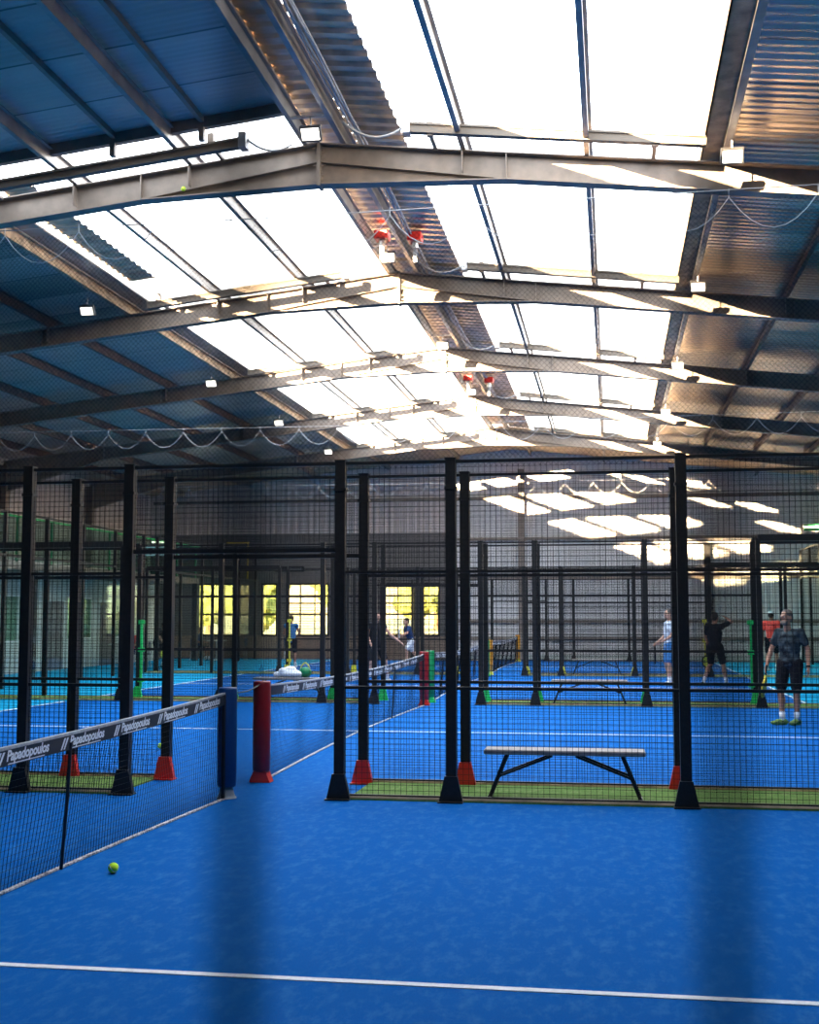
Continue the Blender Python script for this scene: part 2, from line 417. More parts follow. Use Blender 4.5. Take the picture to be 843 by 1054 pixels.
# portal frames
def bottom(x):
    d = abs(x - RX); z = top(x) - .38
    if d < 2.5: z = min(z, 7.35 - .028*d)
    if d > 11.2: z -= (d-11.2)*.18
    return z
def portal(y, label):
    t = empty('steel_portal_frame', (RX, y, 0), label, 'steel frame', 'steel portal frames across the hall')
    for sg in (-1, 1):
        xe = (XL+.2) if sg < 0 else (XR-.2)
        xs = [RX+sg*.012, RX+sg*2.5, RX+sg*11.2, xe]
        mb = MB()
        pt = [(x, 0, top(x)-.015) for x in xs]; pb = [(x, 0, bottom(x)+.012) for x in xs]
        for i in range(3):
            a, b, c, d = pt[i], pt[i+1], pb[i+1], pb[i]
            poly = [(p[0]-RX, -.006, p[2]) for p in ((a, b, c, d) if sg > 0 else (b, a, d, c))]
            mb.prism(poly, (0, .012, 0))
        # flanges
        def fl(p, q, th=.016, w=.2):
            mb.prism([(p[0]-RX, -w/2, p[2]-th/2), (q[0]-RX, -w/2, q[2]-th/2), (q[0]-RX, -w/2, q[2]+th/2), (p[0]-RX, -w/2, p[2]+th/2)], (0, w, 0))
        fl(pt[0], pt[3])
        for i in range(3): fl(pb[i], pb[i+1])
        # the rafter's own lower flange inside the apex haunch
        fl((xs[0], 0, top(xs[0])-.26), (xs[1], 0, bottom(xs[1])+.02), .012, .16)
        # lap plate at the haunch end and stiffeners
        for xx in (RX+sg*2.5, RX+sg*7.0, RX+sg*11.2):
            mb.box(xx-RX-.006, xx-RX+.006, -.09, .09, bottom(xx)+.01, top(xx)-.02)
        mb.build('rafter', 'steel', t)
        # brackets that carry the purlins
        for x in (-5.55, -7.2, -1.82, 3.1, -10.6):
            if (x-RX)*sg > 0: MB().box(x-RX-.04, x-RX-.028, -.14, -.02, top(x)-.30, top(x)+.03).build('purlin_bracket', 'steel', t)
        cm = MB(); cx = xe-RX
        cm.box(cx-.15, cx+.15, -.1, .1, 0.001, .03)
        for q in (-1, 1): cm.box(cx+q*.14-.008, cx+q*.14+.008, -.1, .1, .03, top(xe)-.1)
        cm.box(cx-.135, cx+.135, -.006, .006, .03, top(xe)-.1)
        cm.build('column', 'steel', t)
    mb = MB().box(-.022, .022, -.12, .12, 7.33, top(RX)+.01)
    for z in (7.42, 7.5, 7.62, 7.70, 7.78, 7.86):
        for sg in (-1, 1):
            for q in (-1, 1):
                mb.prism([(sg*.022, q*.07-.004, z-.022), (sg*.09, q*.07-.004, z), (sg*.022, q*.07-.004, z+.022)], (0, .008, 0))
    mb.build('apex_plate', 'steel', t)
for i, y in enumerate(FR):
    portal(y, 'grey steel portal frame spanning the hall, %s from the camera' % ['nearest in view', 'second in view', 'third in view', 'fourth in view', 'farthest in view'][i])
for y, w in ((9.4, 'above the near court'), (3.0, 'directly above the camera'), (-3.4, 'behind the camera')):
    portal(y, 'grey steel portal frame ' + w)

# secondary beams on stubs in front of each frame
fw = ['nearest', 'second', 'third', 'fourth', 'farthest']
for i, y in enumerate(FR):
    yy = y - .65
    for sg, (xa, xb) in ((-1, (-13.5, -4.65)), (1, (-2.5, 1.22))):
        if sg < 0 and i > 0: xa = -8.4
        t = empty('motor_rail', (xa, yy, top(xa, .1)), '%s roof opening rail in front of the %s steel frame' % ('left hand' if sg < 0 else 'right hand', fw[i]), 'rail', 'rails of the roof opening')
        zo = -.07 if sg < 0 else .03
        under(MB().bar((xa, yy, top(xa, zo)), (xb, yy, top(xb, zo)), .10, .13).bar((xa, yy-.06, top(xa, zo+.04)), (xb, yy-.06, top(xb, zo+.04)), .02, .02)
              .build('channel', 'railm'), t)
        for x in ([-12.0, -8.3, -5.1] if i == 0 else [-8.2, -5.1]) if sg < 0 else [-2.2, .6]:
            under(MB().box(x-.04, x+.04, yy-.02, yy+.06, top(x, -.06), top(x, .13)).bar((x, yy+.02, top(x, -.02)), (x, y-.1, top(x, -.02)), .05, .04).build('stub', 'steel'), t)
        xe = xb if sg < 0 else xa
        under(MB().box(xe-.05, xe+.05, yy-.09, yy+.09, top(xe, zo-.09), top(xe, zo+.11)).build('end_bracket', 'galv'), t)
# drooping cables at the ridge
def hang(p0, p1, sag, n=12):
    p0, p1 = V(p0), V(p1)
    return [p0.lerp(p1, i/n) - V((0, 0, sag*4*(i/n)*(1-i/n))) for i in range(n+1)]
for i, y in enumerate(FR[:4]):
    o = MB().tube(hang((-3.35, y-.7, top(-3.35, .08)), (-2.45, y-.65, top(-2.45, .12)), .22), .016, 6).build('power_cable', 'cable', smooth=True)
    tag(o, 'drooping grey cable right of the ridge at the %s steel frame' % fw[i], 'cable', 'cables at the roof ridge')
    if i == 0:
        o = MB().tube(hang((-4.62, y-.65, top(-4.62, -.02)), (-4.15, y-.12, top(-4.15, .02)), .12), .016, 6).build('power_cable', 'cable', smooth=True)
        tag(o, 'drooping cable left of the ridge at the nearest steel frame', 'cable', 'cables at the roof ridge')
# cable bundle along the ridge
mb = MB()
for j in range(4):
    pts = [(-3.28 + .03*j + random.uniform(-.02, .02), y, top(-3.2, .10) + random.uniform(-.03, .03)) for y in [YF + q*1.0 for q in range(int(YO-YF))]]
    mb.tube(pts, .012, 5)
tag(mb.build('cable_bundle', 'cable'), 'bundle of brown cables running along the roof ridge', 'cable', kind='stuff')

# floodlights
def floodlight(x, y, label, tilt=.9, s=.8):
    z = top(x, .0)
    t = empty('floodlight', (x, y, z), label, 'floodlight', 'floodlights under the roof')
    MB().tube([(0, 0, .02), (0, 0, -.12)], .012, 6).box(-.14*s, .14*s, -.012, .012, -.135, -.12).build('bracket', 'galv', t)
    if -4 < x < -3.4: MB().box(-3.97-x, -3.40-x, -.02, .02, -.01, .02).build('crossbar', 'galv', t)
    R = Matrix.Rotation(-tilt, 4, 'X')
    def tf(mb):
        mb.v = [tuple(R @ V(v) + V((0, 0, -.22))) for v in mb.v]; return mb
    h = tf(MB().box(-.17*s, .17*s, -.125*s, .125*s, -.02, .04).box(-.13*s, .13*s, -.08*s, .08*s, .04, .06)).build('housing', 'lampb', t, bevel=.006)
    tf(MB().box(-.14*s, .14*s, -.092*s, .092*s, -.026, -.02)).build('lamp_face', 'lamp', h)
    fin = MB()
    for q in range(7): fin.box(-.12*s + q*.04*s - .004, -.12*s + q*.04*s + .004, -.08*s, .08*s, .06, .08)
    tf(fin).build('cooling_fins', 'lampb', h)
for i, y in enumerate((20.6, 27.6, 33.6, 39.8)):
    floodlight(-9.25, y, 'lit floodlight under the blue left roof, %s from the camera' % ['nearest', 'second', 'third', 'farthest'][i], .9)
for i, y in enumerate((14.85, 20.8, 27.4, 33.6, 39.9)):
    floodlight(1.5, y, 'lit floodlight on the right edge of the roof opening, %s from the camera' % fw[i], .95)
for i, y in enumerate((14.75, 20.2, 27.1, 32.9)):
    floodlight(-3.68, y, 'lit floodlight under the roof ridge, %s from the camera' % ['nearest', 'second', 'third', 'farthest'][i], .9)
# red motor units at the ridge
for y, w in ((19.9, 'nearer'), (32.5, 'farther')):
    for x, s in ((-3.72, 'left'), (-3.16, 'right')):
        t = empty('roof_motor', (x, y, top(x, -.02)), '%s red motor hanging %s of the ridge purlin' % (w, s), 'motor', 'red roof motors')
        MB().box(-.12, .12, -.14, .14, .0, .15).build('motor_body', 'redm', t, bevel=.02)
        MB().tube([(0, 0, 0), (0, 0, -.10)], .05, 10).build('gear_case', 'galv', t)
        MB().box(-.03, .03, -.02, .02, -.34, -.08).build('drop_bar', 'galv', t)

# ------------------------------------------------------------ nets hung between the courts
def hung_net(y, x0, x1, z0, z1, label, cab_label, step=.078):
    mb = MB(); c = .05; n = int((x1-x0)/c); H = z1-z0; r = .0014
    for i in range(-int(H/c), n+1):
        for s in (0, 1):
            a = x0 + i*c; xa, za, xb, zb = (a, z0, a+H, z1) if s == 0 else (a, z1, a+H, z0)
            # clip to x0..x1
            if xb <= x0 or xa >= x1: continue
            def at(x): return za + (zb-za)*(x-xa)/(xb-xa)
            pa = (max(xa, x0), at(max(xa, x0))); pb = (min(xb, x1), at(min(xb, x1)))
            p, q = V((pa[0], y, pa[1])), V((pb[0], y, pb[1])); d = (q-p).normalized(); u = V((0, 1, 0)); w = d.cross(u)
            b = len(mb.v)
            for e in (p, q):
                for k in range(3):
                    g = 2*PI*k/3; mb.v.append(tuple(e + (u*math.cos(g) + w*math.sin(g))*r))
            for k in range(3): mb.f.append((b+k, b+(k+1) % 3, b+3+(k+1) % 3, b+3+k))
    tag(mb.build('hanging_net', 'net'), label, 'net')
    t = empty('net_cable', (x0, y, z1), cab_label, 'cable', 'cables that carry the nets')
    under(MB().tube([(x0, y, z1+.12), ((x0+x1)/2, y, z1+.06), (x1, y, z1+.14)], .006, 5).build('cable', 'cable'), t)
    mb = MB(); x = x0 + .1
    while x < x1 - .8:
        mb.tube([(x, y-.01, z1+.10)] + hang((x, y-.01, z1+.02), (x+.79, y-.01, z1+.02), .30, 8) + [(x+.79, y-.01, z1+.10)], .0045, 5)
        x += .79
    under(mb.build('lacing_rope', 'rope'), t)
# (z1 carries the slight sag of the cable)
hung_net(11.37, -14, 7.5, 3.0, 5.42, 'fine black net hanging above the nearest fences', 'cable with looped rope above the nearest fences')
hung_net(23.3, -14, 7.5, 3.0, 5.25, 'fine black net hanging above the second pair of fences', 'cable with looped white rope above the second pair of fences')
hung_net(34.85, -14, 7.5, 3.0, 5.35, 'fine black net hanging above the farthest pair of fences', 'cable with looped rope above the farthest pair of fences')

# ------------------------------------------------------------ court fences
def wires(w, z0, z1, step=.05, r=.0015, hstep=.05, off=0.):
    mb = MB()
    n = int(round(w/step))
    for i in range(n+1):
        x = off + i*step
        if x > w: break
        mb.box(x-r, x+r, -r, r, z0, z1)
    m = int(round((z1-z0)/hstep))
    for j in range(m+1):
        z = z0 + j*hstep
        mb.box(0, w, -r-.004, r-.004, z-r, z+r)
    return mb
mesh_cache = {}
def wire_panel(x0, x1, z0, z1, par, y=0, **k):
    key = (round(x1-x0, 3), z0, z1, tuple(sorted(k.items())))
    if key not in mesh_cache:
        o = wires(x1-x0, z0, z1, **k).build('mesh_panel', 'wire'); mesh_cache[key] = o.data
    else:
        o = bpy.data.objects.new('mesh_panel', mesh_cache[key]); C.objects.link(o)
    o.parent = par; o.location = (x0, y, 0); return o
P = .045
def post_mesh(h=3.0, w=P):
    return MB().box(-w, w, -w, w, 0, h).box(-w-.006, w+.006, -w-.006, w+.006, h, h+.012).box(-w-.01, w+.01, -w-.008, w+.008, h-.27, h-.245)
def gusset(side):
    """flared foot plate, wider at the floor"""
    mb = MB(); y = side*P
    mb.prism([(-.105, y-.03, .0), (.105, y-.03, .0), (.055, y-.03, .22), (-.055, y-.03, .22)], (0, .06, 0))
    mb.box(-.11, .11, -.07+side*.06, .07+side*.06, 0, .010)
    return mb
def fence(y, label, foot, side, glass=True, near=False, stiff=None):
    t = empty('court_fence', (NX, y, 0.004), label, 'fence', 'wire mesh fences beside the courts')
    for d in (-6, -4, -2, -1, 1, 2, 4, 6):
        p = post_mesh().build('post', 'black', t, loc=(d, 0, 0))
        b = gusset(side).build('foot_plate', foot, p)
        if foot != 'black': b['label'] = {'redm': 'red', 'greenm': 'green', 'yellowm': 'yellow'}[foot] + ' foot plate'
        if stiff and abs(d) == 6:
            s = 1 if d > 0 else -1
            mb = MB().box(-.02, .02, side*.05-.01, side*.05+.03, .2, 1.55)
            for z in (.35, .95, 1.5): mb.box(-.06, .06, side*.05-.02, side*.05+.05, z-.04, z+.04)
            o = mb.build('stiffener', stiff, p); o.location = (-s*.07, 0, 0); o['label'] = 'brightly painted stiffener'
    for a, b in ((-6, -4), (-4, -2), (-2, -1), (1, 2), (2, 4), (4, 6)):
        kw = dict(off=.026, hstep=.2) if near else {}
        if near: kw['r'] = .0014
        if near: kw['off'] = NEAR_OFF if (a, b) == (2, 4) else .0
        wire_panel(a, b, .03, 3.0, t, **kw)
    wire_panel(-1, 1, 2.2, 3.0, t, **(dict(hstep=.2) if near else {}))
    r = .014
    for nm, zz in (('top_rail', 2.98), ('upper_rail', 2.0), ('lower_rail', .975), ('bottom_rail', .03)):
        for sg in (-1, 1):
            x0, x1 = (1, 6) if sg > 0 else (-6, -1)
            if nm == 'top_rail':
                if sg < 0: continue
                x0, x1 = -6, 6
            MB().box(x0, x1, -r, r, zz-r, zz+r).build(nm, 'black', t)
    MB().box(-1, 1, -r, r, 2.18, 2.22).build('door_lintel', 'black', t)
    if not near:
        for x0, x1 in ((-10, -1), (1, 10)): MB().box(x0, x1, -.035, -.015, .012, .028).build('kerb', 'edge', t)
    if glass:
        for sg in (-1, 1):
            for q in ((6, 8), (8, 10)):
                a, b = sorted((sg*q[0], sg*q[1]))
                g = MB().box(a+.02, b-.02, -.006, .006, .02, 2.95).build('glass_panel', 'glass', t)
            for d in (8, 10):
                p = post_mesh(3.0, .04).build('post', 'black', t, loc=(sg*d, 0, 0))
            MB().box(min(sg*6, sg*10), max(sg*6, sg*10), -.05, .05, 2.96, 3.08).build('header_beam', 'black', t)
    return t
gword = ['nearest', 'second', 'farthest']
fence(FB[0], 'black wire mesh fence right behind the near court, with black feet', 'black', -1)
fence(FA[1], 'black wire mesh fence with red feet, second from the camera', 'redm', -1, stiff='redm')
fence(FB[1], 'black wire mesh fence in front of the one with green feet', 'black', -1)
fence(FA[2], 'black wire mesh fence with green feet', 'greenm', -1, stiff='greenm')
fence(FB[2], 'black wire mesh fence in front of the one with yellow feet', 'black', -1)
fence(FA[3], 'black wire mesh fence with yellow feet', 'yellowm', -1, stiff='yellowm')
fence(FB[3], 'black wire mesh fence standing along the back wall', 'black', -1, glass=False)
# the fence through whose mesh the photograph is taken
NEARY = .128
NEAR_OFF = ((-.0392) - (NX+2)) % .05
fence(NEARY, 'black wire mesh fence that the picture is taken through', 'black', 1, near=True, glass=False)

# end walls of the courts: glass and mesh, running away from the camera
def end_wall(x, y0, y1, label, hg=3.0, ht=4.0):
    t = empty('court_end_wall', (x, y0, .004), label, 'glass wall', 'glass end walls of the courts')
    n = 5; L = (y1-y0)/n
    for i in range(n+1):
        MB().box(-.04, .04, i*L-.04, i*L+.04, 0, ht).build('post', 'black', t)
    for i in range(n):
        MB().box(-.006, .006, i*L+.05, (i+1)*L-.05, .02, hg-.03).build('glass_panel', 'glass', t)
        MB().box(-.05, .05, i*L+.04, (i+1)*L-.04, hg-.03, hg+.03).build('rail', 'black', t)
        o = wire_panel(0, L, hg+.03, ht, t); o.rotation_euler = (0, 0, PI/2); o.location = (0, i*L, 0)
    MB().box(-.03, .03, 0, y1-y0, ht-.03, ht+.01).build('top_rail', 'black', t)
cn = ['near', 'second', 'third', 'farthest']
for i in (1, 2, 3):
    for sg, w in ((-1, 'left'), (1, 'right')):
        end_wall(NX+sg*10.08, FA[i]+.1, FB[i]-.1, 'glass end wall on the %s side of the %s court' % (w, cn[i]))

# ------------------------------------------------------------ court nets
def text_mesh(txt, size, shear=.2):
    cu = bpy.data.curves.new('lettering', 'FONT'); cu.body = txt; cu.size = size; cu.shear = shear; cu.offset = size*.032; cu.space_character = .95
    cu.resolution_u = 3
    o = bpy.data.objects.new('lettering', cu); C.objects.link(o)
    dg = bpy.context.evaluated_depsgraph_get(); me = bpy.data.meshes.new_from_object(o.evaluated_get(dg))
    vs = [tuple(v.co) for v in me.vertices]; fs = [tuple(p.vertices) for p in me.polygons]
    bpy.data.objects.remove(o); bpy.data.curves.remove(cu); bpy.data.meshes.remove(me)
    return vs, fs
TV, TF = text_mesh('Papadopoulos', .092)
TW = max(v[0] for v in TV)

def pad_thing(par, y, color, foot, name_label):
    # round padded post
    o = MB().tube([(0, y, 0), (0, y, .97)], .03, 10).build('net_post', 'black', par)
    pr = [(.075, .10), (.085, .115), (.087, .5), (.085, .955), (.078, .972), (.0, .975)]
    pd = MB().lathe(pr, (0, y, 0), 24, 1., 1.).build('post_pad', color, o, smooth=True)
    pd['label'] = name_label
    if foot == 'plastic':
        MB().lathe([(.09, 0), (.075, .02), (.055, .09), (.04, .11)], (0, y, 0), 16).build('post_foot', foot, o)
    else:
        MB().prism([(-.105, y-.07, 0), (.105, y-.07, 0), (.06, y-.07, .11), (-.06, y-.07, .11)], (0, .14, 0)).build('post_foot', foot, o)
    MB().box(-.012, .095, y-.02, y+.02, .12, .95) if False else None

def court_net(c, h, ya, yb, pad, foot, label, padl, vis_text=True):
    t = empty('court_net', (NX, c, .004), label, 'net', 'nets of the courts')
    a, b = ya-c, yb-c
    def zt(y):
        u = (y-a)/(b-a); return .93 - .28*u*(1-u)
    def bow(y, z):
        u = (y-a)/(b-a); s = math.sin(PI*u)
        return -.13*s*(1-z/.9)*1. + .018*math.sin(y*4.1)*math.sin(PI*z/.9)
    mb = MB(); r = .0021; y = a+.10; N = 8
    def strand(pts):
        k0 = len(mb.v)
        for p in pts:
            for q in range(3):
                g = 2*PI*q/3; mb.v.append((p[0]+r*math.cos(g), p[1]+r*math.sin(g)*.7, p[2]+r*math.sin(g)*.7))
        for i in range(len(pts)-1):
            for q in range(3):
                e = k0+i*3+q; f = k0+i*3+(q+1) % 3; mb.f.append((e, f, f+3, e+3))
    while y < b-.09:
        zz = zt(y)-.09
        strand([(bow(y, z*zz), y, z*zz) for z in [j/N for j in range(N+1)]]); y += .043
    for j in range(1, 19):
        f = j/19.
        strand([(bow(y, f*(zt(y)-.09)), y, f*(zt(y)-.09)) for y in [a+.1+(b-a-.2)*i/48 for i in range(49)]])
    mb.build('net_mesh', 'net', t)
    # top band
    def ribbon(x0, x1, z0f, z1f, ya_, yb_, n=40):
        m2 = MB()
        for i in range(n):
            y0 = ya_+(yb_-ya_)*i/n; y1 = ya_+(yb_-ya_)*(i+1)/n
            vs = []
            for y in (y0, y1):
                vs += [(x0(y), y, z0f(y)), (x1(y), y, z0f(y)), (x1(y), y, z1f(y)), (x0(y), y, z1f(y))]
            m2.add(vs, [(0, 1, 5, 4), (1, 2, 6, 5), (2, 3, 7, 6), (3, 0, 4, 7)])
        return m2
    fl = lambda v: (lambda y: v)
    bd = ribbon(fl(-.008), fl(.008), lambda y: zt(y)-.105, lambda y: zt(y)-.012, a+.1, b-.1).build('top_band', 'band', t)
    ribbon(fl(-.012), fl(.012), lambda y: zt(y)-.014, lambda y: zt(y)+.004, a+.1, b-.1).build('band_hem', 'bandedge', bd)
    lt = MB(); y = a+.74
    per = .83
    while y + per < b:
        s = .54/TW
        lt.add([(.0092, y+.14+v[0]*s, zt(y+.14+v[0]*s)-.078+v[1]*.92) for v in TV], TF)
        lt.add([(-.0092, y+.14+.54-v[0]*s, zt(y+.14+.54-v[0]*s)-.078+v[1]*.92) for v in TV], TF)
        for sx in (.0092, -.0092):
            # slanted strokes of the emblem and the underline
            for dx in (.0, .04):
                q = [(0+dx, -.095), (.02+dx, -.095), (.075+dx, -.025), (.05+dx, -.025)]
                lt.add([(sx, y+.01+u, zt(y+u)+w) for u, w in q], [(0, 1, 2, 3)])
            q = [(.16, -.099), (.62, -.099), (.62, -.093), (.16, -.093)]
            lt.add([(sx, y+u, zt(y+u)+w) for u, w in q], [(0, 1, 2, 3)])
        y += per
    lt.build('band_lettering', 'letter', bd)
    # bottom tape lying on the turf
    ribbon(lambda y: bow(y, 0)-.004, lambda y: bow(y, 0)+.024, fl(.0), fl(.012), a+.1, b-.1).build('bottom_tape', 'tape', t)
    # side cord and centre strap
    for yy in (a+.1, b-.1):
        MB().box(-.012, .012, yy-.02, yy+.02, .0, zt(yy)+.0).build('side_strap', 'band', t)
    MB().tube([(bow(1.97, 0)*.4+.01, 1.97, .02), (bow(1.97, .45)*.4+.01, 1.97, .45), (.01, 1.97, zt(1.97)-.06)], .012, 6).build('centre_strap', 'band', t)
    for yy in (a, b): pad_thing(t, yy, pad, foot, padl)
    return t
court_net(CC[0], 0, .75, 10.72, 'bluepad', 'plastic', 'near court net with a lettered top band between blue padded posts', 'blue padded cover')
court_net(CC[1], 0, 11.82, 22.45, 'red', 'redm', 'net of the second court, between the red padded posts', 'red padded cover')
court_net(CC[2], 0, 23.2, 33.9, 'greenpad', 'greenm', 'net of the third court, between the green padded posts', 'green padded cover')
court_net(CC[3], 0, 34.7, 45.2, 'yellowpad', 'yellowm', 'net of the farthest court, between the yellow padded posts', 'yellow padded cover')
tag(MB().tube(hang((NX+.02, 10.80, .93), (NX, 11.74, .95), .03), .006, 6).build('stretched_cable', 'black'), 'thin black cord stretched between the blue and the red padded post', 'cord')

# ------------------------------------------------------------ balls
def ball(x, y, z, label):
    t = MB().ell((0, 0, 0), (.033, .033, .033), nu=24, nv=14).build('tennis_ball', 'ball', smooth=True, loc=(x, y, z))
    tag(t, label, 'ball', 'tennis balls')
    mb = MB(); pts = []
    for i in range(41):
        a = 2*PI*i/40; v = V((math.cos(a)*1.0, math.sin(a)*1.0, .55*math.sin(2*a)*1.2)).normalized()*.0335; pts.append(v)
    mb.tube(pts, .0012, 4, caps=False).build('ball_seam', 'white', t)
ball(-3.11, 7.5, .034, 'yellow tennis ball lying on the near court')
ball(-5.48, 14.6, .034, 'yellow tennis ball on the second court seen through the near net')
ball(-5.66, 15.6, top(-5.66)-.38+.052, 'yellow tennis ball stuck on the lower flange of the nearest steel frame')

# ------------------------------------------------------------ benches
def bench(x, y, label, cloth=False):
    t = empty('bench', (x, y, .016), label, 'bench', 'benches between the fences')
    MB().box(-.70, .70, -.15, .15, .385, .43).build('seat', 'benchtop', t, bevel=.012)
    for sg in (-1, 1):
        for yy in (-.10, .10):
            MB().bar((sg*.50, yy, .385), (sg*.655, yy, 0.008), .03, .03, (0, 1, 0)).build('leg', 'black', t)
            MB().bar((sg*.58, yy*.97, .19), (sg*.10, yy*.97, .378), .02, .02, (0, 1, 0)).build('brace', 'black', t)
        MB().bar((sg*.655, -.1, .012), (sg*.655, .1, .012), .03, .02).build('foot_bar', 'black', t)
bench(-.43, 11.08, 'grey bench in the nearest gap, right behind the front fence')
bench(-.43, 23.3, 'grey bench in the second gap, right of the nets')
bench(-.43, 34.85, 'grey bench in the farthest gap, right of the nets')
bench(-6.15, 23.3, 'bench in the second gap left of the nets, under a white towel')
# towel, bag and bottle
mb = MB()
for c, r in (((0, 0, .08), (.20, .12, .08)), ((-.16, .02, .06), (.13, .10, .06)), ((.17, .0, .07), (.14, .12, .07)), ((.05, .02, .15), (.13, .09, .07)), ((-.07, -.03, .13), (.10, .08, .06))): mb.ell(c, r)
o = mb.build('towel', 'cloth', smooth=True, loc=(-6.2, 23.3, .445)); rm = o.modifiers.new('r', 'REMESH'); rm.mode = 'VOXEL'; rm.voxel_size = .018; rm.use_smooth_shade = True
tag(o, 'crumpled white towel heaped on the bench left of the nets', 'towel')
t = empty('sports_bag', (-5.86, 23.35, .446), 'green and yellow bag beside the white towel', 'bag')
MB().ell((0, 0, .10), (.13, .10, .10)).build('bag_body', 'greenpad', t, smooth=True)
MB().tube(hang((-.09, 0, .18), (.09, 0, .18), -.1), .01, 6).build('strap', 'yellowm', t, smooth=True)
t = empty('water_bottle', (-6.72, 23.3, .446), 'clear water bottle standing on the bench left of the nets', 'bottle')
MB().lathe([(.032, 0), (.035, .01), (.035, .15), (.03, .18), (.013, .21), (.013, .225)], n=16).build('bottle_body', 'clear', t, smooth=True)
MB().lathe([(.015, .225), (.015, .245)], n=12).build('cap', 'fblue', t)

# ------------------------------------------------------------ left mezzanine and offices
MX = -15.25; MY0, MY1 = 18.0, 44.4
t = empty('mezzanine', (MX, MY0, 0), 'raised gallery with green glass railing along the left wall', 'gallery')
def U(mb, name, m, **k): return under(mb.build(name, m, **k), t)
U(MB().box(XL+.35, MX, MY0, MY1, 2.85, 3.05), 'deck', 'steel')
y = MY0; i = 0
while y < MY1-.2:
    U(MB().box(MX-.012, MX+.0, y+.05, y+1.95, 3.08, 4.2), 'glass_panel', 'glassg')
    U(MB().box(MX-.03, MX+.02, y-.03, y+.03, 3.05, 4.25), 'railing_post', 'greenpad')
    y += 2.0
U(MB().box(MX-.03, MX+.02, MY0, MY1, 4.2, 4.25), 'handrail', 'greenm')
for q in range(2):
    U(MB().box(XL+.4+q*1.35, XL+.4+(q+1)*1.35-.06, MY1-.02, MY1, 3.08, 4.2), 'glass_panel', 'glassg')
U(MB().box(XL+.4, MX, MY1-.03, MY1+.02, 4.2, 4.25), 'handrail', 'greenm')
for y in (18.2, 24.5, 31., 37.5, 44.1):
    U(MB().box(MX-.12, MX+.06, y-.1, y+.1, 0.001, 2.85), 'support_column', 'black')
# office front under the gallery
struct('wall_left_office', MB().box(-17.0, -16.9, MY0, MY1, 0, 2.84), 'offwhite')
t2 = 0
for y in (19.5, 23.3, 27.2, 31.2, 35.4, 39.2):
    t2 += 1
    d = tag(MB().box(-16.895, -16.86, y, y+.95, 0.002, 2.1).build('door_%d' % t2, 'walldark'), kind='structure')
    MB().bar((-16.84, y+.85, 1.0), (-16.84, y+.85, 1.15), .02, .02).build('door_handle', 'galv', d)
    d = tag(MB().box(-16.895, -16.87, y+1.3, y+3.0, .95, 2.2).build('window_%d' % (t2+5), 'glassg'), kind='structure')
    MB().box(-16.895, -16.855, y+1.28, y+3.02, .90, .95).box(-16.895, -16.855, y+1.28, y+3.02, 2.2, 2.25).box(-16.895, -16.855, y+2.13, y+2.17, .95, 2.2).build('window_frame', 'white', d)
# lit sign and tube lamp at the far end of the gallery
t = empty('gallery_sign', (-16.75, MY1-.12, 3.92), 'pale blue lettered sign at the far end of the left gallery', 'sign')
MB().box(-.78, .78, 0, .05, 0, .34).build('sign_board', 'screen', t)
TV2, TF2 = text_mesh('LOCKERS', .30, 0)
w2 = max(v[0] for v in TV2)
MB().add([(-.68+v[0]*1.36/w2, -.006, .06+v[1]) for v in TV2], TF2).build('sign_lettering', 'walldark', t)
MB().box(-.7, -.64, -.01, .03, -.85, 0).box(.64, .7, -.01, .03, -.85, 0).build('sign_leg', 'black', t)
t = empty('tube_lamp', (-16.75, MY1-.1, 4.40), 'short lit tube lamp above the gallery sign', 'lamp')
MB().box(-.33, .33, -.03, .03, 0, .05).build('lamp_body', 'tube', t)
MB().box(-.35, .35, -.035, .035, .05, .09).build('lamp_housing', 'white', t)
MB().box(-.01, .01, -.01, .01, .09, 2.1).build('hanger', 'white', t)
# yellowish pipe rail
tag(MB().box(-15.2, -14.3, YB-.05, YB-.0, 4.55, 4.6).box(-14.35, -14.3, YB-.05, YB-.0, 3.1, 4.55).build('pipe', 'rktp'), 'yellowish pipe bent down the back wall beside the gallery', 'pipe')
t = empty('wall_sign', (-12.6, YB-.02, 3.4), 'small dark sign plate on the back wall above the lounge windows', 'sign')
MB().box(-.6, .6, -.03, 0, 0, .22).build('plate', 'black', t)
MB().box(-.5, .5, -.036, -.03, .07, .14).build('pale_stripe', 'plastic', t)
t = empty('air_unit', (-12.9, YB-.02, 2.98), 'dark ventilation box on the back wall under the small sign', 'ventilation')
MB().box(-.35, .35, -.3, 0, 0, .34).build('casing', 'walldark', t)
g = MB()
for q in range(5): g.box(-.3, .3, -.31, -.3, .05+q*.055, .075+q*.055)
g.build('grille', 'steel', t)

# right rear: pale partition with a green trimmed gallery edge
struct('wall_partition_right', MB().box(7.4, XR-.01, 46.4, 46.5, 0, 4.7), 'offwhite')
tag(MB().box(6.9, XR-.02, 46.25, 46.39, 4.72, 4.82).box(6.9, XR-.02, 46.25, 46.39, 4.9, 4.95).build('handrail', 'greenm'), 'green rail along the top of the pale partition at the right rear', 'rail')

